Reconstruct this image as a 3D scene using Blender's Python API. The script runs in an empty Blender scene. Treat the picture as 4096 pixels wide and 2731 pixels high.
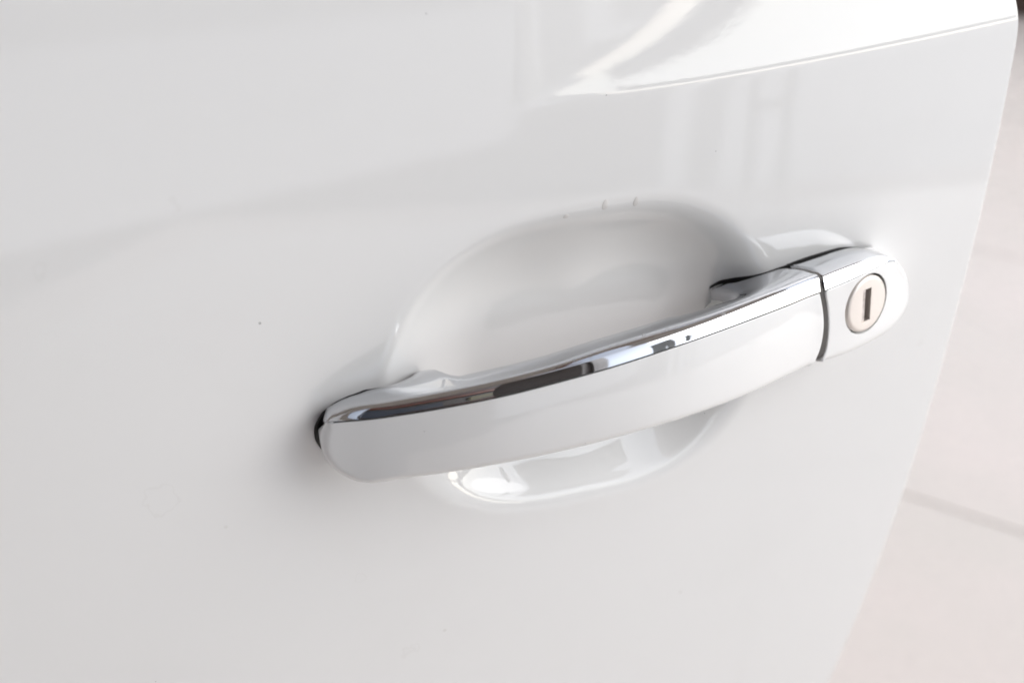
import bpy, bmesh, math, random
import numpy as np
from mathutils import Vector, Matrix
from mathutils.geometry import delaunay_2d_cdt

scene = bpy.context.scene
COL = scene.collection
R = math.radians
random.seed(4)

# ------------------------------------------------------------------ camera
DOOR_Z = 0.92                                    # height of the door's reference point above the floor
cam_data = bpy.data.cameras.new("camera")
cam = bpy.data.objects.new("camera", cam_data)
COL.objects.link(cam)
cam.location = (-0.13480, -0.28907, 1.10415)
cam.rotation_euler = (R(60), 0, R(-25))          # looking 30 degrees down, 25 degrees towards the door's rear edge
cam_data.sensor_width = 36
cam_data.lens = 39.6
cam_data.clip_start = 0.01
cam_data.clip_end = 2000
cam_data.dof.use_dof = True
cam_data.dof.focus_distance = 0.372
cam_data.dof.aperture_fstop = 6.3
scene.camera = cam

# ------------------------------------------------------------------ sky, sun, exposure
AX = Vector((0.544, -0.839, 0)).normalized()     # the way the carport opens
BX = Vector((0.839, 0.544, 0)).normalized()
SUN_EL = R(33)
sun_dir = (AX * 0.88 + BX * 0.47).normalized() * math.cos(SUN_EL) + Vector((0, 0, math.sin(SUN_EL)))
world = bpy.data.worlds.new("World")
scene.world = world
world.use_nodes = True
wn, wl = world.node_tree.nodes, world.node_tree.links
sky = wn.new("ShaderNodeTexSky")
sky.sky_type = 'NISHITA'
sky.sun_disc = False
sky.sun_elevation = SUN_EL
sky.sun_rotation = math.atan2(sun_dir.x, sun_dir.y)
sky.dust_density = 1.0
sky.air_density = 1.0
sky.ozone_density = 1.0
hsv = wn.new("ShaderNodeHueSaturation")
hsv.inputs["Saturation"].default_value = 0.34
wl.new(sky.outputs[0], hsv.inputs["Color"])
wl.new(hsv.outputs[0], wn["Background"].inputs[0])
wn["Background"].inputs[1].default_value = 0.15
sun_l = bpy.data.lights.new("sun", 'SUN')
sun_l.energy = 0.55
sun_l.angle = R(50)
sun_l.color = (1.0, 0.995, 0.985)
sun = bpy.data.objects.new("sun", sun_l)
COL.objects.link(sun)
sun.location = (0, 0, 6)
sun.rotation_euler = sun_dir.to_track_quat('Z', 'Y').to_euler()
scene.view_settings.view_transform = 'Standard'
scene.view_settings.look = 'None'
scene.view_settings.exposure = 0.99
scene.view_settings.gamma = 1.0
scene.cycles.use_denoising = True
scene.cycles.max_bounces = 10
scene.cycles.diffuse_bounces = 6
scene.cycles.caustics_reflective = False
scene.cycles.caustics_refractive = False
scene.cycles.sample_clamp_indirect = 8.0


# ------------------------------------------------------------------ materials
def mat(name, color, rough=0.5, metal=0.0, coat=0.0, coat_rough=0.02, spec=0.5):
    m = bpy.data.materials.new(name)
    m.use_nodes = True
    p = m.node_tree.nodes["Principled BSDF"]
    p.inputs["Base Color"].default_value = (*color, 1)
    p.inputs["Roughness"].default_value = rough
    p.inputs["Metallic"].default_value = metal
    p.inputs["Coat Weight"].default_value = coat
    p.inputs["Coat Roughness"].default_value = coat_rough
    p.inputs["Specular IOR Level"].default_value = spec
    return m


class NT:
    """tiny helper to wire math nodes"""
    def __init__(self, m):
        self.n, self.l = m.node_tree.nodes, m.node_tree.links
        self.p = self.n["Principled BSDF"]
        self.tc = self.n.new("ShaderNodeTexCoord")

    def put(self, sock, v):
        if hasattr(v, "is_output"):
            self.l.new(v, sock)
        else:
            sock.default_value = v

    def m(self, op, a, b=0.0, clamp=False):
        n = self.n.new("ShaderNodeMath")
        n.operation = op
        n.use_clamp = clamp
        self.put(n.inputs[0], a)
        self.put(n.inputs[1], b)
        return n.outputs[0]

    def noise(self, scale, detail=2.0, rough=0.5, vec=None, dist=0.0):
        n = self.n.new("ShaderNodeTexNoise")
        n.inputs["Scale"].default_value = scale
        n.inputs["Detail"].default_value = detail
        n.inputs["Roughness"].default_value = rough
        n.inputs["Distortion"].default_value = dist
        self.l.new(vec or self.tc.outputs["Object"], n.inputs["Vector"])
        return n

    def ramp(self, v, a, b, lo=0.0, hi=1.0):
        n = self.n.new("ShaderNodeMapRange")
        n.interpolation_type = 'SMOOTHSTEP'
        self.put(n.inputs["Value"], v)
        n.inputs["From Min"].default_value = a
        n.inputs["From Max"].default_value = b
        n.inputs["To Min"].default_value = lo
        n.inputs["To Max"].default_value = hi
        return n.outputs[0]

    def mix(self, f, a, b):
        n = self.n.new("ShaderNodeMix")
        n.data_type = 'RGBA'
        self.put(n.inputs[0], f)
        for s, v in ((n.inputs[6], a), (n.inputs[7], b)):
            if hasattr(v, "is_output"):
                self.l.new(v, s)
            else:
                s.default_value = (*v, 1)
        return n.outputs[2]

    def bump(self, h, strength, dist, slots=("Normal",)):
        n = self.n.new("ShaderNodeBump")
        n.inputs["Strength"].default_value = strength
        n.inputs["Distance"].default_value = dist
        self.l.new(h, n.inputs["Height"])
        for s in slots:
            self.l.new(n.outputs[0], self.p.inputs[s])


def paint_material():
    m = mat("white_paint", (0.80, 0.80, 0.795), 0.45, 0, 1.0, 0.015, 0.3)
    m.node_tree.nodes["Principled BSDF"].inputs["Coat IOR"].default_value = 1.68
    t = NT(m)
    # faint grime: cloudy film, sparse little spots, dried drip rings
    film = t.ramp(t.noise(14, 4, 0.6).outputs[0], 0.45, 0.75)
    v = t.n.new("ShaderNodeTexVoronoi")
    v.inputs["Scale"].default_value = 75
    t.l.new(t.tc.outputs["Object"], v.inputs["Vector"])
    rare = t.ramp(v.outputs["Color"], 0.84, 0.92)
    spot = t.m('MULTIPLY', t.ramp(v.outputs["Distance"], 0.03, 0.07, 1, 0), rare)
    warp = t.noise(160, 2)
    ring = None
    for (x, z, r, w) in ((-0.117, -0.0275, 0.0050, 0.0006), (-0.0586, -0.0783, 0.0020, 0.0005), (-0.0430, -0.1205, 0.0016, 0.0012),
                         (-0.0395, -0.1195, 0.0012, 0.0010), (-0.098, 0.0640, 0.0010, 0.0009), (0.185, -0.047, 0.0011, 0.0009), (-0.135, 0.052, 0.0018, 0.0006)):
        d = t.n.new("ShaderNodeVectorMath")
        d.operation = 'DISTANCE'
        sc = t.n.new("ShaderNodeVectorMath")
        sc.operation = 'MULTIPLY'
        sc.inputs[1].default_value = (1, 0, 1)
        t.l.new(t.tc.outputs["Object"], sc.inputs[0])
        t.l.new(sc.outputs[0], d.inputs[0])
        d.inputs[1].default_value = (x, 0, z)
        rr = t.m('ADD', d.outputs["Value"], t.m('MULTIPLY', t.m('SUBTRACT', warp.outputs[0], 0.5), 0.012))
        g = t.ramp(t.m('ABSOLUTE', t.m('SUBTRACT', rr, r)), 0.0, w, 1, 0)
        ring = g if ring is None else t.m('MAXIMUM', ring, g)
    f = t.m('ADD', t.m('MULTIPLY', film, 0.03), t.m('ADD', t.m('MULTIPLY', spot, 0.30), t.m('MULTIPLY', ring, 0.07)), True)
    t.l.new(t.mix(f, (0.80, 0.80, 0.795), (0.42, 0.39, 0.34)), t.p.inputs["Base Color"])
    t.l.new(t.m('ADD', t.m('MULTIPLY', film, 0.02), t.m('ADD', t.m('MULTIPLY', ring, 0.1), 0.012)), t.p.inputs["Coat Roughness"])
    # orange peel
    t.bump(t.noise(420, 1).outputs[0], 0.02, 0.0004, ("Coat Normal",))
    return m


def chrome_material():
    m = mat("chrome", (0.60, 0.61, 0.635), 0.04, 1.0)
    t = NT(m)
    v = t.n.new("ShaderNodeTexVoronoi")
    v.inputs["Scale"].default_value = 260
    w = t.noise(300, 2)
    mx = t.n.new("ShaderNodeVectorMath")
    mx.operation = 'MULTIPLY_ADD'
    t.l.new(w.outputs["Color"], mx.inputs[0])
    mx.inputs[1].default_value = (0.004, 0.004, 0.004)
    t.l.new(t.tc.outputs["Object"], mx.inputs[2])
    t.l.new(mx.outputs[0], v.inputs["Vector"])
    zone = t.ramp(t.noise(45, 2).outputs[0], 0.5, 0.62)
    rare = t.ramp(v.outputs["Color"], 0.55, 0.65)
    spot = t.m('MULTIPLY', t.m('MULTIPLY', t.ramp(v.outputs["Distance"], 0.16, 0.30, 1, 0), rare), zone)
    smear = t.ramp(t.noise(70, 5, 0.7).outputs[0], 0.45, 0.8)
    t.l.new(t.m('ADD', t.m('ADD', t.m('MULTIPLY', smear, 0.07), 0.025), t.m('MULTIPLY', spot, 0.25)), t.p.inputs["Roughness"])
    t.bump(t.noise(130, 1).outputs[0], 0.10, 0.0004)
    t.l.new(t.mix(spot, (0.60, 0.61, 0.635), (0.55, 0.56, 0.58)), t.p.inputs["Base Color"])
    return m


PAINT = paint_material()
CHROME = chrome_material()
RUBBER = mat("black_rubber", (0.012, 0.011, 0.010), 0.5)
SEAL = mat("grey_seal", (0.085, 0.078, 0.072), 0.42)
BODY = mat("white_plastic", (0.62, 0.62, 0.60), 0.35)
LOCK = mat("satin_nickel", (0.82, 0.76, 0.705), 0.34, 0.45)
SHUTTER = mat("shutter_steel", (0.62, 0.56, 0.53), 0.45, 0.5)
_t = NT(LOCK)
_t.bump(_t.noise(900, 2).outputs[0], 0.12, 0.0002)
_t = NT(SEAL)
_t.l.new(_t.mix(_t.noise(500, 3).outputs[0], (0.07, 0.065, 0.06), (0.11, 0.10, 0.092)), _t.p.inputs["Base Color"])
_t = NT(SHUTTER)
_t.l.new(_t.mix(_t.ramp(_t.noise(600, 3).outputs[0], 0.4, 0.7), (0.66, 0.60, 0.57), (0.38, 0.33, 0.31)), _t.p.inputs["Base Color"])
GRIME = mat("grime", (0.02, 0.018, 0.018), 0.8)
WATER = mat("water", (0.71, 0.695, 0.68), 0.05)


# ------------------------------------------------------------------ object helpers (door parts are given in millimetres)
def link(name, verts, faces, material, parent=None, smooth=35, mm=True):
    me = bpy.data.meshes.new(name)
    s = 0.001 if mm else 1.0
    me.from_pydata([(float(a) * s, float(b) * s, float(c) * s) for a, b, c in verts], [], [tuple(int(i) for i in f) for f in faces])
    me.materials.append(material)
    if smooth:
        me.polygons.foreach_set("use_smooth", [True] * len(me.polygons))
        me.set_sharp_from_angle(angle=R(smooth))
    me.update()
    o = bpy.data.objects.new(name, me)
    COL.objects.link(o)
    o.parent = parent
    return o


def pchip(P):
    P = np.array(P, float)
    X, Y = P[:, 0], P[:, 1]
    m = np.gradient(Y, X)

    def f(x):
        x = np.clip(np.asarray(x, float), X[0], X[-1])
        i = np.clip(np.searchsorted(X, x) - 1, 0, len(X) - 2)
        h = X[i + 1] - X[i]
        t = (x - X[i]) / h
        return ((2 * t**3 - 3 * t**2 + 1) * Y[i] + (t**3 - 2 * t**2 + t) * h * m[i]
                + (-2 * t**3 + 3 * t**2) * Y[i + 1] + (t**3 - t**2) * h * m[i + 1])
    return f


def lin(P):
    P = np.array(P, float)
    return lambda x: np.interp(x, P[:, 0], P[:, 1])


def catmull(P, step, closed=False):
    """smooth a polyline and resample it evenly"""
    P = np.array(P, float)
    n = len(P)
    out = []
    for i in range(n if closed else n - 1):
        g = (lambda k: P[k % n]) if closed else (lambda k: P[min(max(k, 0), n - 1)])
        p0, p1, p2, p3 = g(i - 1), g(i), g(i + 1), g(i + 2)
        for t in np.linspace(0, 1, 12, endpoint=False):
            out.append(0.5 * (2 * p1 + (p2 - p0) * t + (2 * p0 - 5 * p1 + 4 * p2 - p3) * t * t + (3 * p1 - p0 - 3 * p2 + p3) * t**3))
    if not closed:
        out.append(P[-1])
    return resample(np.array(out), step, closed)


def resample(P, step, closed=False):
    Q = np.vstack([P, P[:1]]) if closed else P
    L = np.r_[0, np.cumsum(np.linalg.norm(np.diff(Q, axis=0), axis=1))]
    k = max(2, int(round(L[-1] / step)))
    s = np.linspace(0, L[-1], k + 1)
    if closed:
        s = s[:-1]
    return np.c_[[np.interp(s, L, Q[:, j]) for j in range(Q.shape[1])]].T


def area2(P):
    x, y = P[:, 0], P[:, 1]
    return float(np.sum(x * np.roll(y, -1) - np.roll(x, -1) * y))


def inside(P, q):
    x, y = q[:, 0:1], q[:, 1:2]
    a, b = P, np.roll(P, -1, 0)
    c = ((a[:, 1] > y) != (b[:, 1] > y)) & (x < (b[:, 0] - a[:, 0]) * (y - a[:, 1]) / (b[:, 1] - a[:, 1] + 1e-12) + a[:, 0])
    return c.sum(1) % 2 == 1


def edge_dist(P, q, rad=None):
    """distance of points q to the outline P, with the outline's edge radius at the nearest spot"""
    a, b = P, np.roll(P, -1, 0)
    ab = b - a
    t = np.clip(((q[:, None, :] - a) * ab).sum(2) / ((ab * ab).sum(1) + 1e-12), 0, 1)
    d = np.linalg.norm(q[:, None, :] - (a + t[..., None] * ab), axis=2)
    k = d.argmin(1)
    ii = np.arange(len(q))
    if rad is None:
        return d[ii, k], None
    rr = rad[k] * (1 - t[ii, k]) + np.roll(rad, -1)[k] * t[ii, k]
    return d[ii, k], rr


def plate(outline, rad, height, place, skirt, spacing=1.6, holes=(), hole_depth=2.0, draft=None):
    """A face filling a 2D outline whose rim rolls over with the given radii; skirt(u, v) is the depth of its side wall.
    height(u, v) is the proud height, place(u, v, h) the 3D point. outline must be evenly sampled."""
    P = np.array(outline, float)
    rad = np.broadcast_to(np.asarray(rad, float), (len(P),)).copy()
    if area2(P) < 0:
        P, rad = P[::-1].copy(), rad[::-1].copy()
    nxt, prv = np.roll(P, -1, 0), np.roll(P, 1, 0)
    tg = nxt - prv
    tg /= np.linalg.norm(tg, axis=1)[:, None] + 1e-9
    nin = np.c_[-tg[:, 1], tg[:, 0]]
    pts = [P]
    step = np.linalg.norm(nxt - P, axis=1).mean()
    for f in (0.04, 0.14, 0.30, 0.52, 0.78, 1.08):
        d = rad * f
        q = P + nin * d[:, None]
        dd, _ = edge_dist(P, q)
        ok = inside(P, q) & (dd > d * 0.93)
        pts.append(q[ok])
    lo, hi = P.min(0), P.max(0)
    g = np.stack(np.meshgrid(np.arange(lo[0], hi[0], spacing), np.arange(lo[1], hi[1], spacing)), -1).reshape(-1, 2)
    g[:, 0] += (np.round((g[:, 1] - lo[1]) / spacing) % 2) * spacing * 0.5
    g = g[inside(P, g)]
    d, rr = edge_dist(P, g, rad)
    pts.append(g[d > rr * 1.08 + step * 0.4])
    n0 = len(P)
    extra = [np.array(h, float) for h in holes]
    allp = np.vstack(pts)
    for h in extra:
        dh, _ = edge_dist(h, allp)
        keep = ~inside(h, allp) & (dh > step * 0.5)
        keep[:n0] = True
        allp = allp[keep]
    edges = [(i, (i + 1) % n0) for i in range(n0)]
    base = len(allp)
    hole_idx = []
    for h in extra:
        if area2(h) > 0:
            h = h[::-1]
        edges += [(base + i, base + (i + 1) % len(h)) for i in range(len(h))]
        hole_idx.append((base, len(h)))
        allp = np.vstack([allp, h])
        base += len(h)
    V, _, F, orig, _, _ = delaunay_2d_cdt([Vector((float(a), float(b))) for a, b in allp], edges, [], 0, 1e-6)
    V2 = np.array([(v.x, v.y) for v in V])
    F = np.array([f for f in F if len(f) == 3])
    c = V2[F].mean(1)
    ok = inside(P, c)
    for h in extra:
        ok &= ~inside(h, c)
    F = F[ok]
    a, b, cc = V2[F[:, 0]], V2[F[:, 1]], V2[F[:, 2]]
    cr = (b[:, 0] - a[:, 0]) * (cc[:, 1] - a[:, 1]) - (b[:, 1] - a[:, 1]) * (cc[:, 0] - a[:, 0])
    F = F[np.abs(cr) > 1e-7]
    cr = cr[np.abs(cr) > 1e-7]
    F[cr < 0] = F[cr < 0][:, ::-1]
    d, rr = edge_dist(P, V2, rad)
    e = np.clip(rr - d, 0, None)
    roll = rr - np.sqrt(np.clip(rr * rr - e * e, 0, None))
    H = height(V2[:, 0], V2[:, 1]) - roll
    verts = [place(u, v, h) for (u, v), h in zip(V2, H)]
    faces = [tuple(f) for f in F]
    new = {}
    for k, o in enumerate(orig):
        for i in o:
            new.setdefault(i, k)

    def wall(idx, depth_fn, lean=None):
        n = len(idx)
        st = len(verts)
        for k, i in enumerate(idx):
            u, v = V2[i]
            du, dv = (nin[k] * lean(u, v)) if lean else (0, 0)
            verts.append(place(u + du, v + dv, H[i] - depth_fn(u, v)))
        for k in range(n):
            i, j = idx[k], idx[(k + 1) % n]
            faces.append((j, i, st + k, st + (k + 1) % n))
    if skirt is not None:
        wall([new[i] for i in range(n0)], skirt, draft)
    for s, n in hole_idx:
        wall([new[s + i] for i in range(n)], lambda u, v: hole_depth)
    return verts, faces


def loft(rows, closed=False):
    """rows: equal-length lists of points"""
    n = len(rows[0])
    verts = [p for r in rows for p in r]
    faces = []
    for i in range(len(rows) - 1):
        for j in range(n if closed else n - 1):
            k = (j + 1) % n
            faces.append((i * n + j, i * n + k, (i + 1) * n + k, (i + 1) * n + j))
    return verts, faces


# ------------------------------------------------------------------ the door
door = bpy.data.objects.new("car_door", None)
COL.objects.link(door)
door.location = (0, 0, DOOR_Z)
door.empty_display_size = 0.1
door["label"] = "glossy white car door with a chrome-trimmed pull handle and round key lock"
door["category"] = "car door"

A0, RZ, RXC = math.tan(R(2.5)), 1600.0, 6000.0
CREASE = math.tan(R(9.0))
edge_x = lin([(-640, 60), (-520, 100), (-400, 140), (-320, 162), (-246.8, 179.2), (-176.7, 187.7), (-123.7, 193.2), (-73.5, 197.4), (-28.4, 200.9),
              (-2.3, 203.0), (26.1, 204.9), (46.3, 206.1), (64.1, 207.0), (75.8, 207.6), (81.2, 207.4), (87.6, 205.0), (110, 197), (150, 178), (260, 120)])
_ez = np.linspace(-640, 260, 901)
_ex = np.convolve(np.pad(edge_x(_ez), 9, mode='edge'), np.ones(19) / 19, 'valid')
edge_smooth = lambda z: np.interp(z, _ez, _ex)
crease_z = pchip([(-60, 80), (17, 76.9), (50, 75.8), (84, 76.0), (114, 76.7), (157, 78.2), (207, 80.4), (260, 82.5)])
RC = np.array((29.0, -15.5))
_rp = np.array([(-40.5, 2.4), (-37.8, 10.9), (-32.8, 20.3), (-20.7, 31.0), (-2.9, 36.3), (19.9, 39.3), (43.9, 38.3), (60.7, 34.2), (78.8, 23.9), (90.7, 11.8),
                (96.2, 2.2), (-31.3, -45.2), (-21.4, -55.7), (-5.1, -64.7), (12.1, -68.8), (39.1, -71.3), (67.4, -68.2), (85.9, -57.7), (94.4, -44.5), (-42.5, -15), (98.5, -16)]) - RC
_th, _rr = np.arctan2(_rp[:, 1], _rp[:, 0]), np.hypot(_rp[:, 0], _rp[:, 1])
_A = lambda th: np.stack([np.ones_like(th)] + [f(k * th) for k in (1, 2, 3, 4) for f in (np.cos, np.sin)], -1)
_co = np.linalg.lstsq(_A(_th), _rr, rcond=None)[0]
DISH = 14.5


def skin(x, z):
    """y of the door's outer skin"""
    x, z = np.asarray(x, float), np.asarray(z, float)
    y = A0 * z + z * z / (2 * RZ) + (x - 30)**2 / (2 * RXC)
    # feature line rising out of the panel towards the rear edge
    w = z - crease_z(x)
    w = 0.9 * np.logaddexp(0, w / 0.9)
    Hh = np.clip(0.55 * (x - 1), 1.0, 80)
    s = np.clip((x + 0) / 14, 0, 1)
    amp = CREASE * s * s * (3 - 2 * s)
    wc = np.minimum(w, Hh)
    y = y + amp * (wc - wc * wc / (2 * Hh))
    # finger hollow behind the handle
    dx, dz = x - RC[0], z - RC[1]
    th, r = np.arctan2(dz, dx), np.hypot(dx, dz)
    rim = _A(th) @ _co
    p = rim - r                                   # millimetres inside the rim
    lip = 4.2 + 3.2 * np.clip(np.cos(th - R(30)), 0, 1)**1.5   # half width of the rolled rim
    ps = np.where(p > lip, p, np.clip(p + lip, 0, None)**2 / (4 * lip))
    q = 1 - np.clip(ps / (38.0 - 6.0 * np.clip(np.cos(th - R(22)), 0, 1)**2), 0, 1)
    return y + DISH * (1 - q**2.0)


def spaced(lo, a, b, hi, fine, coarse):
    left, right = np.arange(a, lo, -coarse)[::-1], np.arange(b, hi, coarse)
    return np.unique(np.r_[lo, left, np.arange(a, b, fine), right, hi])


su = spaced(0, 0.8, 300, 900, 1.1, 9.0)           # distance in from the rear edge
sz = np.unique(np.r_[spaced(-560, -90, 112, 200, 1.1, 7.0), np.arange(71, 82, 0.35)])
U, Z = np.meshgrid(su, sz)
bend = np.exp(-((Z - 76.5) / 22)**2)              # the mesh rows follow the feature line
X = edge_smooth(Z) - U
Z = Z + (crease_z(X) - 76.5) * bend
X = edge_smooth(Z) - U
Y = skin(X, Z)
HEM = 1.6
rows = []
for i in range(len(sz)):
    row = [(X[i, j], Y[i, j], Z[i, j]) for j in range(len(su))][::-1]
    ex, y0, z0 = X[i, 0], Y[i, 0], Z[i, 0]
    for a in np.linspace(15, 180, 10):            # hem folded round the edge
        row.append((ex + HEM * math.sin(R(a)), y0 + HEM * (1 - math.cos(R(a))), z0))
    row.append((ex - 7, y0 + 2 * HEM, z0))
    row.append((ex - 8, y0 + 34, z0))
    row.append((ex - 30, y0 + 36, z0))
    rows.append(row)
v, f = loft(rows)
panel = link("outer_panel", v, f, PAINT, door, smooth=50)
v, f = loft([[(edge_smooth(z) - 12, skin(150, min(z, 70)) + 36 + d, z), (-690, 60 + d, z)] for z, d in ((-555, 0), (-200, 0), (60, 0), (198, 0))])
link("inner_panel", v, f, mat("grey_trim", (0.16, 0.16, 0.165), 0.6), door)

# ------------------------------------------------------------------ the pull handle
bow = pchip([(-80, 5), (-68, 9.5), (-50, 18), (-25, 27.5), (5, 34), (35, 36), (65, 33), (90, 27.5), (103, 24), (130, 19.5), (150, 15), (165, 10), (175, 6)])
LEAN = math.tan(R(7))
zB = pchip([(-66.5, -6.8), (-56, -5.6), (-44, -3.8), (-29, -1.5), (-15, .4), (0, 2.4), (16, 4.1), (35, 5.8), (55, 6.5), (67.5, 6.5), (93, 5.4), (109, 4.6)])
zR1 = pchip([(-66.5, -6.7), (-63.1, -5.9), (-61, -4.9), (-57.5, -3.4), (-46, -1.4), (-31, 1.2), (-15.8, 3.6), (0, 5.6), (14, 7.3), (25, 8.5), (40, 9.6), (55, 10.2), (72, 10.5), (90, 10.2), (109, 9.5)])
zR2 = pchip([(-66.5, -6.5), (-63.4, -5.2), (-59.6, -3.4), (-51, -1.7), (-39, .4), (-20.7, 3.3), (1.6, 6.5), (19, 9.0), (38, 10.4), (59, 10.8), (76, 10.7), (92.7, 10.1), (109, 9.3)])
zBot = pchip([(-55, -28.6), (-39, -26.5), (-23.6, -24.8), (-3, -23.2), (13.3, -22.2), (28.3, -21.6), (44.7, -21.5), (62.7, -21.9), (75.2, -22.3), (92.1, -22.7), (108.7, -23.4)])


def face_y(x, z, d=0.0):
    return -bow(x) + d + (z + 8) * LEAN


GAP_L = pchip([(-24, 106.4), (-21.9, 106.6), (-17.8, 108.4), (-12.8, 109.4), (-6.7, 109.5), (-0.9, 108.6), (4.6, 107.3), (12, 107.3)])
GAP_R = pchip([(-24, 109.0), (-22.8, 109.5), (-20.3, 111.2), (-14.9, 112.3), (-7.5, 112.2), (-1.6, 111.2), (4.1, 109.7), (12, 109.6)])

# painted grip: its outline seen from the front
top_edge = [(x, float(zB(x)) - 0.12) for x in np.arange(-65.5, 106.5, 3.0)] + [(107.3, float(zB(107.3)) - 0.12)]
gap_edge = [(float(GAP_L(z)), z) for z in np.linspace(3, -22.5, 12)]
bot_edge = [(x, float(zBot(x))) for x in np.arange(105, -52, -3.0)]
left_end = [(-55.1, -28.6), (-59.2, -28.0), (-62.3, -26.5), (-65.1, -24.2), (-67.1, -21.3), (-68.3, -18.2), (-68.5, -14.3), (-67.7, -10.7), (-66.2, -7.3)]
segs = [(top_edge, 0.45), (gap_edge, 0.7), (bot_edge, 3.4), (left_end, 2.2)]
ol, rad = [], []
for s, r in segs:
    q = catmull(s, 0.9) if s is left_end else resample(np.array(s, float), 0.9)
    ol += list(q)
    rad += [r] * len(q)
ol, rad = np.array(ol), np.array(rad)
keep = np.linalg.norm(ol - np.roll(ol, -1, 0), axis=1) > 0.3
ol, rad = ol[keep], rad[keep]
for _ in range(4):
    rad = (np.roll(rad, 1) + rad * 2 + np.roll(rad, -1)) / 4


def grip_h(u, v):
    zm, hh = (zB(u) + zBot(u)) / 2, np.maximum((zB(u) - zBot(u)) / 2, 5)
    return -face_y(u, v) + 0.9 * (1 - np.clip((v - zm) / hh, -1, 1)**2)


place_front = lambda u, v, h: (u, -h, v)
v, f = plate(ol, rad, grip_h, place_front, lambda u, v: float(np.interp(u, [-68, -50, -30, 110], [8.0, 15, 9, 8]) * (np.interp(v, [-15, -8], [1, 0.12]) if u < -63 else 1)), 1.7,
             draft=lambda u, v: float(np.interp(u, [-68, -60, -52], [1.5, 1.0, 0.2])))
grip = link("pull_handle", v, f, PAINT, door, smooth=45)
grip["label"] = "white painted pull handle bowed out over the hollow, chrome along its top"

# chrome strip on top of the grip: front bevel and roll
rows = []
for x in np.r_[np.linspace(-66.5, -60, 22), np.linspace(-59.5, 106, 170), np.linspace(106.4, 107.5, 4)]:
    b, r1, r2 = float(zB(x)), float(zR1(x)), float(zR2(x))
    k = min(1.0, (x + 66.5) / 2.5)
    P = [(face_y(x, b) + 1.2, b - 0.05), (face_y(x, b) + 0.35, b + 0.0), (face_y(x, b) + 0.1, b + 0.12 * k)]
    y1, y2 = face_y(x, r1, 1.6 * k), face_y(x, r2, 4.4 * k + .2)
    for t in (0.15, 0.4, 0.65, 0.88):
        P.append((face_y(x, b) + 0.1 + (y1 - face_y(x, b) - 0.1) * t - 0.12 * k * math.sin(math.pi * t), b + (r1 - b) * t))
    m1 = (P[-1], (y1, r1), (y2, r2))
    for t in (0.25, 0.5, 0.75):                   # small fillet over the upper ridge
        a, c2 = np.array(m1[0]), np.array(m1[1]) + (np.array(m1[2]) - np.array(m1[1])) * 0.25
        bb = np.array(m1[1])
        P.append(tuple((1 - t)**2 * a + 2 * t * (1 - t) * bb + t * t * c2))
    for t in (0.25, 0.5, 0.75, 1.0):
        P.append((y1 + (y2 - y1) * t, r1 + (r2 - r1) * t + 0.30 * k * math.sin(math.pi * t)))
    rows.append([(x, y, z) for y, z in P])
v1, f1 = loft(rows)
# its broad upper face, with the two roots that reach back into the door
back = [(-66.4, -6.2), (-65.6, -3.2), (-64.1, -0.2), (-62.8, 0.1), (-60.2, 0.3), (-56.3, 0.35), (-51.1, 0.3), (-44.7, 0.5), (-40.5, 1.7), (-37.3, 3.2), (-33.5, 5.7), (-30.4, 7.4),
        (-28.4, 7.9), (-26.6, 7.0), (-25.7, 4.6), (-26.1, 1.2), (-27.0, -3.0), (-27.2, -6.8), (-26.0, -9.2), (-22.5, -11.0), (-9.9, -13.9), (5.5, -17.0), (24, -19.6), (43.6, -19.7),
        (61.3, -17.8), (68, -16.8), (73.4, -15.4), (77.6, -13.8), (79.8, -11.6), (79.9, -8.3), (80.5, -4.3), (81.2, 0), (81.5, 3.5), (81.9, 6.3), (82.9, 7.7), (83.9, 6.9), (85.7, 5.7), (87.6, 4.7),
        (89.6, 3.7), (91.8, 2.8), (94, 2.1), (97, 1.4), (101, 1.0), (104.8, .8), (107.3, .7)]
back_s = catmull(back, 0.8)
r2y = lambda x: face_y(x, zR2(x), 4.4 * np.clip((x + 66.5) / 3.0, 0, 1) + 0.2)
front_s = np.array([(x, float(r2y(x))) for x in np.arange(107.3, -66.3, -0.6)])
ol2 = np.vstack([front_s, back_s])
rad2 = np.r_[np.full(len(front_s), 0.05), np.full(len(back_s), 1.3)]
kdrop = lin([(-66, .08), (-63, .07), (-60, .056), (-56, .038), (-51, .025), (-45, .0235), (-37, .0177), (-31, .0128), (-28, .0127), (-26.5, .02), (-24, .031), (-18, .031), (0, .034), (50, .034),
             (64, .010), (80, .0099), (86, .0090), (92, .0105), (97, .012), (106, .0152)])
saddle = lin([(46, 0), (62, 5.0), (76, 6.4), (82, 4.2), (88, 3.3), (97, 2.2), (106, .9)])


def top_h(u, v):
    q = np.clip(v - r2y(u), 0, None)
    return zR2(u) - kdrop(u) * q * q - saddle(u) * (1 - np.exp(-(q / 9.0)**2))


place_top = lambda u, v, h: (u, v, h)
v2, f2 = plate(ol2, rad2, top_h, place_top, lambda u, v: 2.8, 1.2)
n = len(v1)
chrome = link("chrome_trim", list(v1) + list(v2), list(f1) + [tuple(i + n for i in q) for q in f2], CHROME, grip, smooth=40)

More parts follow.
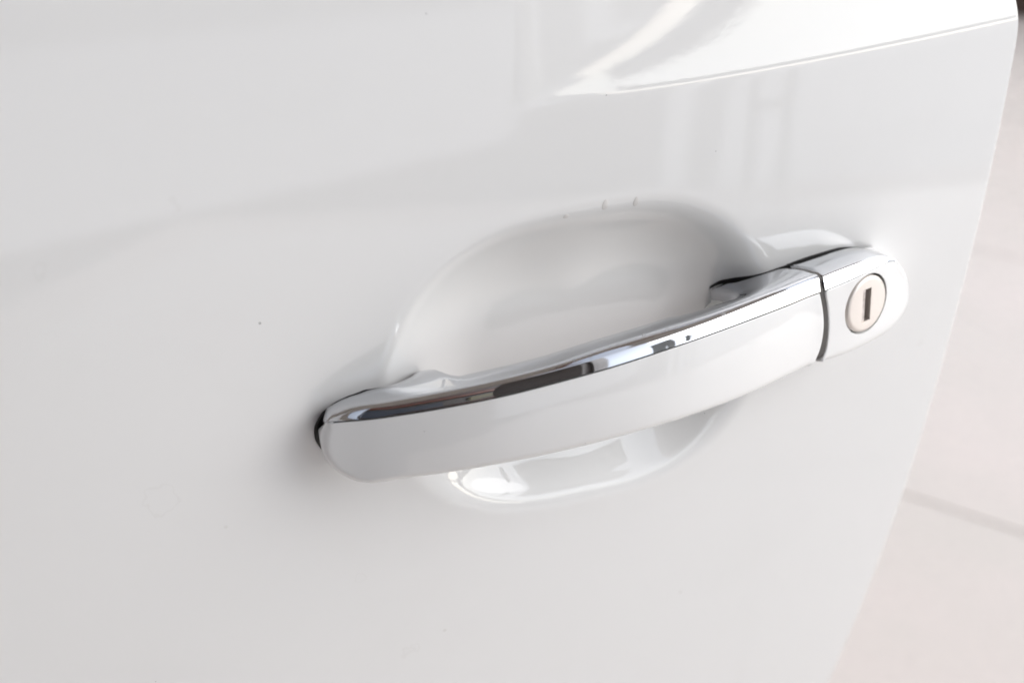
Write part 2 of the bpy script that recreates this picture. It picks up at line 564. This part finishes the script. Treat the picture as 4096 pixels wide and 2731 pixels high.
# white body under the chrome: the walls of the two roots and the back of the grip
bs = resample(back_s, 1.2)
tg = np.gradient(bs, axis=0)
tg /= np.linalg.norm(tg, axis=1)[:, None]
inn = bs + np.c_[tg[:, 1], -tg[:, 0]] * 0.45
low = lin([(-66.5, -12), (-66, -17), (-64, -20), (-60, -23), (-55, -25)])
rows = []
for (x, y) in inn:
    zt = float(top_h(np.array(x), np.array(y))) - 1.6
    zb = float(low(x)) if x < -55 else float(zBot(x)) + 2.5
    deep = 9.0 if (x > 79 and y > -9 and x < 100) or (-40 < x < -24 and y > -6) else 0.0
    rows.append([(x, y, zt), (x, y, zt - 4), (x, y + deep * 0.4, (zt + zb) / 2), (x, y + deep * 0.6, zb), (x, min(y - 1, float(face_y(x, zb, 5))), zb - 0.5)])
v, f = loft(rows)
link("handle_root", v, f, BODY, grip, smooth=40)

def seam(xs, zf, parent):
    """dark joint between the painted part and its chrome"""
    rows = []
    for x in xs:
        b = float(zf(x))
        rows.append([(x, float(face_y(x, b)) + d, b + t) for d, t in ((0.5, -0.36), (-0.10, -0.31), (-0.14, -0.10), (0.02, 0.06))])
    v, f = loft(rows)
    return link("seam", v, f, RUBBER, parent, smooth=60)


seam(np.linspace(-64.5, 107.2, 180), zB, grip)

# rubber gasket under the front end of the handle, widened lower left in place of soft contact shadow
go = np.array(left_end[::-1] + [(-45, -27.6), (-40, -26.4), (-40, -20), (-43, -6.5), (-52, -6.2), (-58, -7.2), (-62.5, -7.2)])
go = catmull(go, 0.8, True)
cen = go.mean(0)
go = go + (go - cen) / np.linalg.norm(go - cen, axis=1)[:, None] * np.interp(go[:, 1], [-28, -24, -19, -14, -10.5, -7], [-0.2, 0.3, -0.1, -0.7, -1.7, -3.0])[:, None]
v, f = plate(go, 0.3, lambda u, v: 1.1 - skin(u, v), place_front, lambda u, v: 3.0, 2.0)
link("gasket", v, f, RUBBER, grip)

def contact_line(name, outline, hfn, width, parent):
    """thin black rubber lip between a chrome edge and the door skin"""
    rows = []
    for x, y in resample(outline, 1.0):
        z, w = float(hfn(np.array(x), np.array(y))), width(x)
        rows.append([(x, float(skin(x, z + t)) - 0.06 - 0.15 * math.sin(math.pi * k / 4), z + t) for k, t in enumerate(np.linspace(-1.5, w, 5))])
    v, f = loft(rows)
    return link(name, v, f, RUBBER, parent, smooth=60)


bk = np.array(back)
contact_line("gasket", back_s[(back_s[:, 0] < -38) & (back_s[:, 0] > -64.2)], top_h, lambda x: float(np.interp(x, [-64.2, -60, -52, -44, -38], [-0.2, 0.55, 0.5, 0.1, -0.9])), grip)
i0 = int(np.argmin(np.hypot(back_s[:, 0] - 83.0, back_s[:, 1] - 7.7)))
contact_line("gasket", np.vstack([back_s[i0:], [(109.8, 0.6)]]), top_h, lambda x: float(np.interp(x, [83, 86, 90, 96, 108], [-0.3, 0.5, 0.8, 0.5, 0.5])), grip)

# ------------------------------------------------------------------ seal in the gap between grip and lock cover
path = []
for y in np.linspace(0.5, float(r2y(108.5)), 10):
    path.append((y, float(top_h(np.array(107.2), np.array(y))) - 0.7))
for z in np.linspace(8.8, -23.2, 26):
    path.append((float(face_y(108.5, z)) + 0.75 + (0.9 if z > 5 else 0) + max(0, -20.5 - z) * 0.9, z))
rows = []
for (y, z) in path:
    a, b = float(GAP_L(z)) - 0.35, float(GAP_R(z)) + 0.35
    rows.append([(a, y, z), ((a + b) / 2, y - 0.15 if z < 5 else y, z), (b, y, z)])
v, f = loft(rows)
link("gap_seal", v, f, SEAL, door, smooth=60)

# ------------------------------------------------------------------ lock cover with chrome cap, cylinder and key slot
cB = pchip([(109.7, 4.6), (120.4, 5.1), (131.3, 5.8), (139.4, 6.25), (143.5, 6.2), (147.3, 5.2)])
cR = pchip([(109.7, 8.9), (122.3, 9.3), (133.4, 9.2), (139.4, 8.4), (143.2, 7.2), (147.3, 5.35)])
capo = [(x, float(cB(x)) - 0.1) for x in np.arange(110.2, 147.2, 2.0)] + [(147.3, 5.1)]
capr = [(147.3, 5.1), (152.7, 1.5), (158, -3.4), (161.3, -9.0), (162.4, -14.5), (160.6, -19.0), (155.8, -22.6), (148.6, -24.6), (139.0, -25.2), (127.0, -25.1), (118.0, -24.6), (109.8, -23.4)]
capg = [(float(GAP_R(z)), z) for z in np.linspace(-22.8, 4.2, 14)]
ol, rad = [], []
for s, r0, r1, sm in ((capo, .4, .4, 0), (capr, 0, 0, 1), (capg, .7, .7, 0)):
    q = catmull(s, 0.9) if sm else resample(np.array(s, float), 0.9)
    ol += list(q)
    if sm:
        t = np.linspace(0, 1, len(q))
        rad += list(np.interp(t, [0, .1, .35, .6, 1], [1.5, 5.5, 7.5, 5.5, 3.5]))
    else:
        rad += [r0] * len(q)
ol, rad = np.array(ol), np.array(rad)
keep = np.linalg.norm(ol - np.roll(ol, -1, 0), axis=1) > 0.3
ol, rad = ol[keep], rad[keep]
for _ in range(4):
    rad = (np.roll(rad, 1) + rad * 2 + np.roll(rad, -1)) / 4
LC = np.array((131.4, -6.35))                     # middle of the key lock
LR = 10.75
hole = np.array([(LC[0] + 11.25 * math.cos(a), LC[1] + 11.25 * math.sin(a)) for a in np.linspace(0, 2 * math.pi, 72, endpoint=False)])
cap_h = lambda u, v: -face_y(u, v) + 0.3
v, f = plate(ol, rad, cap_h, place_front, lambda u, v: float(np.interp(u, [109, 150, 163], [17, 12, 7])), 1.7, holes=[hole], hole_depth=3.0)
cover = link("lock_cover", v, f, PAINT, door, smooth=45)
cover["label"] = "white lock cover behind the pull handle, chrome cap along its top"

rows = []
for x in np.r_[np.linspace(109.6, 140, 40), np.linspace(140.5, 147.3, 20)]:
    b, r = float(cB(x)), float(cR(x))
    k = min(1.0, (147.3 - x) / 4.0)
    y1 = face_y(x, r, 1.7 * k)
    P = [(face_y(x, b) + 1.2, b - .05), (face_y(x, b) + 0.25, b), (face_y(x, b) + 0.0, b + 0.12 * k)]
    for t in (0.2, 0.45, 0.7, 0.93):
        P.append((face_y(x, b) + (y1 - face_y(x, b)) * t - 0.22 * k * math.sin(math.pi * t), b + (r - b) * t))
    P += [(y1 + 0.12 * k, r + 0.03), (y1 + 0.45 * k, r + 0.12 * k)]
    rows.append([(x, y, z) for y, z in P])
v1, f1 = loft(rows)
cr_y = lambda x: face_y(x, cR(x), 1.7 * np.clip((147.3 - x) / 4.0, 0, 1)) + 0.45 * np.clip((147.3 - x) / 4.0, 0, 1)
cback = catmull([(147.4, -10.5), (147.0, -7.2), (145.9, -3.6), (143.2, -.8), (137, .6), (122, .1), (115, .0), (109.6, .3)], 0.8)
cfront = np.array([(x, float(cr_y(x))) for x in np.arange(109.6, 147.3, 0.8)])
ol3 = np.vstack([cfront, cback])
rad3 = np.r_[np.full(len(cfront), .05), np.full(len(cback), 1.4)]
ctop = lambda u, v: cR(u) + 0.12 * np.clip((147.3 - u) / 4, 0, 1) - 0.0132 * np.clip(v - cr_y(u), 0, None)**2
v2, f2 = plate(ol3, rad3, ctop, place_top, lambda u, v: 4.0, 1.4)
n = len(v1)
link("chrome_cap", list(v1) + list(v2), list(f1) + [tuple(i + n for i in q) for q in f2], CHROME, cover, smooth=40)
contact_line("gasket", cback[cback[:, 1] > -9], ctop, lambda x: float(np.interp(x, [109, 134, 145], [0.6, 0.45, -0.8])), cover)

seam(np.linspace(110.0, 146.6, 60), cB, cover)

# key lock, in the plane of the cover around it
yaw_n = math.atan((float(bow(LC[0] - 8)) - float(bow(LC[0] + 8))) / 16)
nrm = Vector((math.sin(yaw_n), -math.cos(yaw_n), LEAN)).normalized()
eu = Vector((0, 0, 1)).cross(nrm).normalized()
eu = eu if eu.x > 0 else -eu
ev = nrm.cross(eu)
ev = ev if ev.z > 0 else -ev
org = Vector((LC[0], float(face_y(*LC)) - 0.3, LC[1]))
place_lock = lambda u, v, h: tuple(org + eu * float(u) + ev * float(v) + nrm * float(h))
circ = np.array([(LR * math.cos(a), LR * math.sin(a)) for a in np.linspace(0, 2 * math.pi, 96, endpoint=False)])
SW, SH, SX, SY = 2.3, 6.25, -0.75, -0.1
slot = resample(np.array([(SX - SW, SY - SH), (SX + SW, SY - SH), (SX + SW, SY + SH), (SX - SW, SY + SH), (SX - SW, SY - SH)]), 0.7)[:-1]
slot = np.array([(SX - SW, SY - SH), (SX + SW, SY - SH), (SX + SW, SY + SH), (SX - SW, SY + SH)])
v, f = plate(circ, 1.5, lambda u, v: 0.75 - 0.0025 * (u * u + v * v), place_lock, lambda u, v: 3.0, 1.3, holes=[slot], hole_depth=7.0)
lock = link("lock_cylinder", v, f, LOCK, door, smooth=40)
v = [place_lock(SX + a * SW, SY + b * SH * 1.02, h) for a, b, h in ((-1.05, -1, 0.15), (-0.05, -1, 0.0), (0.0, -1, -5.8), (1.05, -1, -5.8),
                                                               (-1.05, 1, 0.15), (-0.05, 1, 0.0), (0.0, 1, -5.8), (1.05, 1, -5.8))]
link("shutter", v, [(0, 1, 5, 4), (1, 2, 6, 5)], SHUTTER, lock, smooth=0)
link("key_slot", v, [(2, 3, 7, 6)], RUBBER, lock, smooth=0)  # black stands in for the shade at the slot's steel bottom
ringv = [[place_lock(r * math.cos(a), r * math.sin(a), -2.4) for r in (LR - 0.3, 11.8)] for a in np.linspace(0, 2 * math.pi, 49)]
v, f = loft(ringv)
link("lock_rebate", v, f, RUBBER, cover)

# ------------------------------------------------------------------ specks of dirt sitting on the paint
vv, ff = [], []


def speck(x, z, r, y=None):
    y = float(skin(x, z)) - 0.06 if y is None else y
    s = len(vv)
    k = 7
    for i in range(k):
        a = 2 * math.pi * i / k
        q = r * random.uniform(0.75, 1.15)
        vv.append((x + q * math.cos(a), y + 0.03, z + q * math.sin(a)))
    vv.append((x, y - r * 0.4, z))
    ff.extend((s + i, s + (i + 1) % k, s + k) for i in range(k))


for x, z, r in ((-80.1, 24.5, .34), (75.9, 52.3, .16), (34.5, 76.3, .16), (-22.4, 106.3, .17), (-129, -98, .14)):
    speck(x, z, r)
for x, z in ((52.3, -20.5), (8.3, -19.6), (-40.0, -9.5)):
    speck(x, z, .14, float(face_y(x, z)) - 0.75)
g = link("grime", vv, ff, GRIME, door, smooth=0)
g["kind"] = "stuff"

# ------------------------------------------------------------------ dried drips clinging to the hollow's upper rim
for (x, z, w, h, lab) in ((20.4, 39.4, 1.0, 0.8, "small clear water drip on the hollow's upper rim, leftmost of the three"),
                          (34.3, 41.0, 1.1, 1.9, "clear water drip on the hollow's upper rim, middle one of the three"),
                          (45.9, 40.0, 1.0, 1.8, "clear water drip on the hollow's upper rim, rightmost and nearest the key lock")):
    rows = []
    for i in range(9):
        t = i / 8
        row = []
        for j in range(14):
            a = 2 * math.pi * j / 14
            rx, rz = w * (1 - t * t)**0.5, h * (1 - t * t)**0.5
            px, pz = x + rx * math.cos(a) * (1 - 0.25 * math.sin(a)), z + rz * math.sin(a)
            row.append((px, float(skin(px, pz)) - 0.02 - 0.10 * t * (1 - 0.35 * math.sin(a) * (1 - t)), pz))
        rows.append(row)
    v, f = loft(rows, closed=True)
    o = link("water_drip", v, f, WATER, None, smooth=60)
    o.location = (0, 0, DOOR_Z)
    me = o.data
    cx = Vector((x * .001, float(skin(x, z)) * .001, z * .001))
    me.transform(Matrix.Translation(-cx))
    o.location = cx + Vector((0, 0, DOOR_Z))
    o["label"] = lab
    o["category"] = "water drip"
    o["group"] = "water drips on the rim of the hollow"


# ------------------------------------------------------------------ the place: tiled carport floor, walls, roof, forecourt, plus unseen pieces added for reflections
def ab(a, b, z):
    p = AX * a + BX * b
    return (p.x, p.y, z)


def boxes(name, specs, mats, bevel=0.0):
    """specs: (a0, a1, b0, b1, z0, z1, material index) in the carport's own axes"""
    vs, fs, mi = [], [], []
    for a0, a1, b0, b1, z0, z1, k in specs:
        s = len(vs)
        vs += [ab(a, b, z) for z in (z0, z1) for a, b in ((a0, b0), (a1, b0), (a1, b1), (a0, b1))]
        for q in ((0, 3, 2, 1), (4, 5, 6, 7), (0, 1, 5, 4), (1, 2, 6, 5), (2, 3, 7, 6), (3, 0, 4, 7)):
            fs.append(tuple(s + i for i in q))
            mi.append(k)
    o = link(name, vs, fs, mats[0], None, smooth=0, mm=False)
    for m in mats[1:]:
        o.data.materials.append(m)
    o.data.polygons.foreach_set("material_index", mi)
    if bevel:
        bm = bmesh.new()
        bm.from_mesh(o.data)
        bmesh.ops.bevel(bm, geom=bm.edges[:], offset=bevel, segments=2, affect='EDGES')
        bm.to_mesh(o.data)
        bm.free()
    o["kind"] = "structure"
    return o


TILE = mat("floor_tile", (0.62, 0.55, 0.52), 0.22)
_t = NT(TILE)
_gm = _t.n.new("ShaderNodeNewGeometry")
_n1 = _t.noise(2.2, 5, 0.6, _gm.outputs["Position"])
_n2 = _t.noise(11, 4, 0.6, _gm.outputs["Position"])
_t.l.new(_t.mix(_t.ramp(_t.m('ADD', _t.m('MULTIPLY', _n1.outputs[0], 0.85), _t.m('MULTIPLY', _n2.outputs[0], 0.15)), 0.3, 0.7), (0.79, 0.705, 0.655), (0.735, 0.675, 0.62)), _t.p.inputs["Base Color"])
_t.l.new(_t.ramp(_n2.outputs[0], 0.3, 0.7, 0.22, 0.34), _t.p.inputs["Roughness"])
GROUT = mat("grout", (0.66, 0.585, 0.54), 0.8)
GREY = mat("concrete", (0.40, 0.39, 0.37), 0.8)
_t = NT(GREY)
_t.l.new(_t.mix(_t.noise(3, 6, 0.65).outputs[0], (0.10, 0.097, 0.093), (0.15, 0.146, 0.14)), _t.p.inputs["Base Color"])
WALL = mat("pale_wall", (0.70, 0.69, 0.67), 0.7)
WHITE = mat("white_wall", (0.85, 0.85, 0.85), 0.7)
GLASS = mat("dark_glass", (0.03, 0.035, 0.035), 0.1)
MID = mat("grey_reflection_slab", (0.36, 0.36, 0.35), 0.8)
DARKW = mat("dark_cladding", (0.075, 0.062, 0.055), 0.5)
BROWN = mat("brown_wall", (0.22, 0.18, 0.155), 0.6)
TAUPE = mat("taupe_panel", (0.13, 0.113, 0.104), 0.5)
NAVY = mat("navy_stand_in", (0.007, 0.012, 0.025), 0.4)
TIMBER = mat("red_brown_timber", (0.20, 0.058, 0.03), 0.4)
OLIVE = mat("olive_panel", (0.16, 0.14, 0.07), 0.5)
CEIL = mat("beige_ceiling", (0.52, 0.485, 0.44), 0.7)
SKIRT = mat("brown_skirting", (0.060, 0.036, 0.028), 0.35)
STEEL = mat("grey_steel", (0.10, 0.10, 0.10), 0.4)

SUNLIT_GROUND = mat("sunlit_ground", (0.36, 0.35, 0.34), 0.8)  # sunlit ground put into the colour, paler than the ground around it
_t = NT(SUNLIT_GROUND)
_t.l.new(_t.mix(_t.noise(2, 6, 0.65).outputs[0], (0.68, 0.67, 0.66), (0.78, 0.77, 0.76)), _t.p.inputs["Base Color"])
ground = boxes("ground", [(-300, 300, -300, 300, -0.4, -0.12, 0)], [GREY])
for pts in ([(0.4, -4.75), (3.75, -2.4), (5.5, -0.95), (60, -6.0), (60, -40), (0.4, -40)], [(3.3, -0.02), (60, -0.3), (60, 1.5), (3.3, 0.07)],  # pale patches shaped like sunlit areas for the paint to mirror
            [(3.62, 0.2), (60, 3.6), (60, 40), (3.62, 40)]):
    k = len(pts)
    path = link("path", [ab(a, b, z) for z in (-0.119, -0.09) for a, b in pts],
                [tuple(range(k, 2 * k)), tuple(range(k))[::-1]] + [(i, (i + 1) % k, k + (i + 1) % k, k + i) for i in range(k)], SUNLIT_GROUND, None, smooth=0, mm=False)
    path["kind"] = "structure"
floor = boxes("floor", [(-4.3, 3.5, -2.0, 5.0, -0.119, -0.0022, 0)], [GROUT])
TS, GR = 1.0, 0.0035
tile_mesh = None
for i in range(-5, 5):
    for j in range(-4, 5):
        a0, b0 = 0.19 + i * TS, 1.27 + j * TS
        if a0 + TS > 3.5 or b0 + TS > 4.9 or a0 < -4.3 or b0 < -2.0:
            continue
        if tile_mesh is None:
            o = boxes("tile", [(GR / 2, TS - GR / 2, GR / 2, TS - GR / 2, -0.0021, 0.0, 0)], [TILE], bevel=0.0008)
            del o["kind"]
            tile_mesh = o.data
        else:
            o = bpy.data.objects.new("tile", tile_mesh)
            COL.objects.link(o)
        o.location = ab(a0, b0, random.uniform(-0.00005, 0.0003))
        o.parent = floor

WB = 4.58                                         # the wall beyond the door's rear edge
boxes("wall", [(-4.1, 4.5, WB, WB + 0.2, -0.1, 0.95, 0), (-4.1, 4.5, WB - 0.02, WB - 0.002, 0.002, 0.10, 1)], [WALL, SKIRT])
boxes("wall", [(-4.3, -4.1, -2.0, 4.78, -0.1, 8.0, 0)], [WALL])
boxes("wall", [(0.3, 2.0, -2.0, -1.8, -0.1, 3.6, 0), (0.3, 2.0, -1.8, -1.74, 2.12, 2.34, 2), (0.3, 2.0, -1.8, -1.75, 2.55, 2.62, 2), (1.35, 1.95, -1.8, -1.775, 1.2, 1.95, 1),  # unseen; timber bands and olive panel added for the chrome to mirror
               (-4.1, 0.299, -2.0, -1.8, -0.1, 1.45, 3)], [DARKW, OLIVE, TIMBER, BROWN])  # low brown wall added unseen to darken and warm the hollow's right side
boxes("unseen_overhead", [(-4.09, 0.34, -1.79, 0.9, 2.52, 2.68, 0), (0.34, 0.38, -1.79, 0.9, 2.44, 2.75, 1), (0.381, 1.6, -1.1, -0.45, 2.52, 2.68, 0), (0.381, 1.35, 0.2, 1.8, 2.52, 2.68, 0), (1.1, 1.5, -1.15, -0.5, 1.26, 2.519, 3),  # beyond the roof: added slabs blocking sky, dark panel hung for chrome reflections
                  (1.07, 1.53, -1.18, -0.47, 1.22, 1.259, 2), (1.18, 1.26, -0.93, -0.47, 1.26, 2.519, 2)], [CEIL, TIMBER, DARKW, TAUPE])
reflection_bars = [(5.9, 6.0, -0.3, 2.6, 1.24, 1.47, 0)]  # unseen rails and posts, added to put dark bars in the paint's reflections
reflection_bars.append((5.9, 6.0, 2.6, 2.7, -0.09, 1.5, 0))
for b in (0.33, 0.47):
    reflection_bars.append((3.75, 3.79, b, b + 0.04, -0.09, 0.75, 0))
reflection_bars += [(3.755, 3.785, 0.37, 0.47, 0.30, 0.34, 0), (3.755, 3.785, 0.37, 0.47, 0.60, 0.64, 0)]
boxes("reflection_rails", reflection_bars, [STEEL])
boxes("wall", [(40, 40.3, -70, -3.0, -0.12, 2.9, 0)], [WALL])  # unseen far wall, added to mask the bright horizon in the paint's reflection
boxes("unseen_overhead", [(4.0, 4.1, -0.42, 0.12, 1.86, 2.7, 0), (4.0, 4.1, 0.40, 0.50, 1.72, 2.2, 0)], [MID])  # loose unseen slabs, added so the chrome mirrors grey pieces
boxes("photographer_stand_in", [(0.12, 0.38, -0.95, -0.69, 0.0, 1.29, 0)], [NAVY])  # navy block added for the unseen photographer: shades door's left, darkens chrome
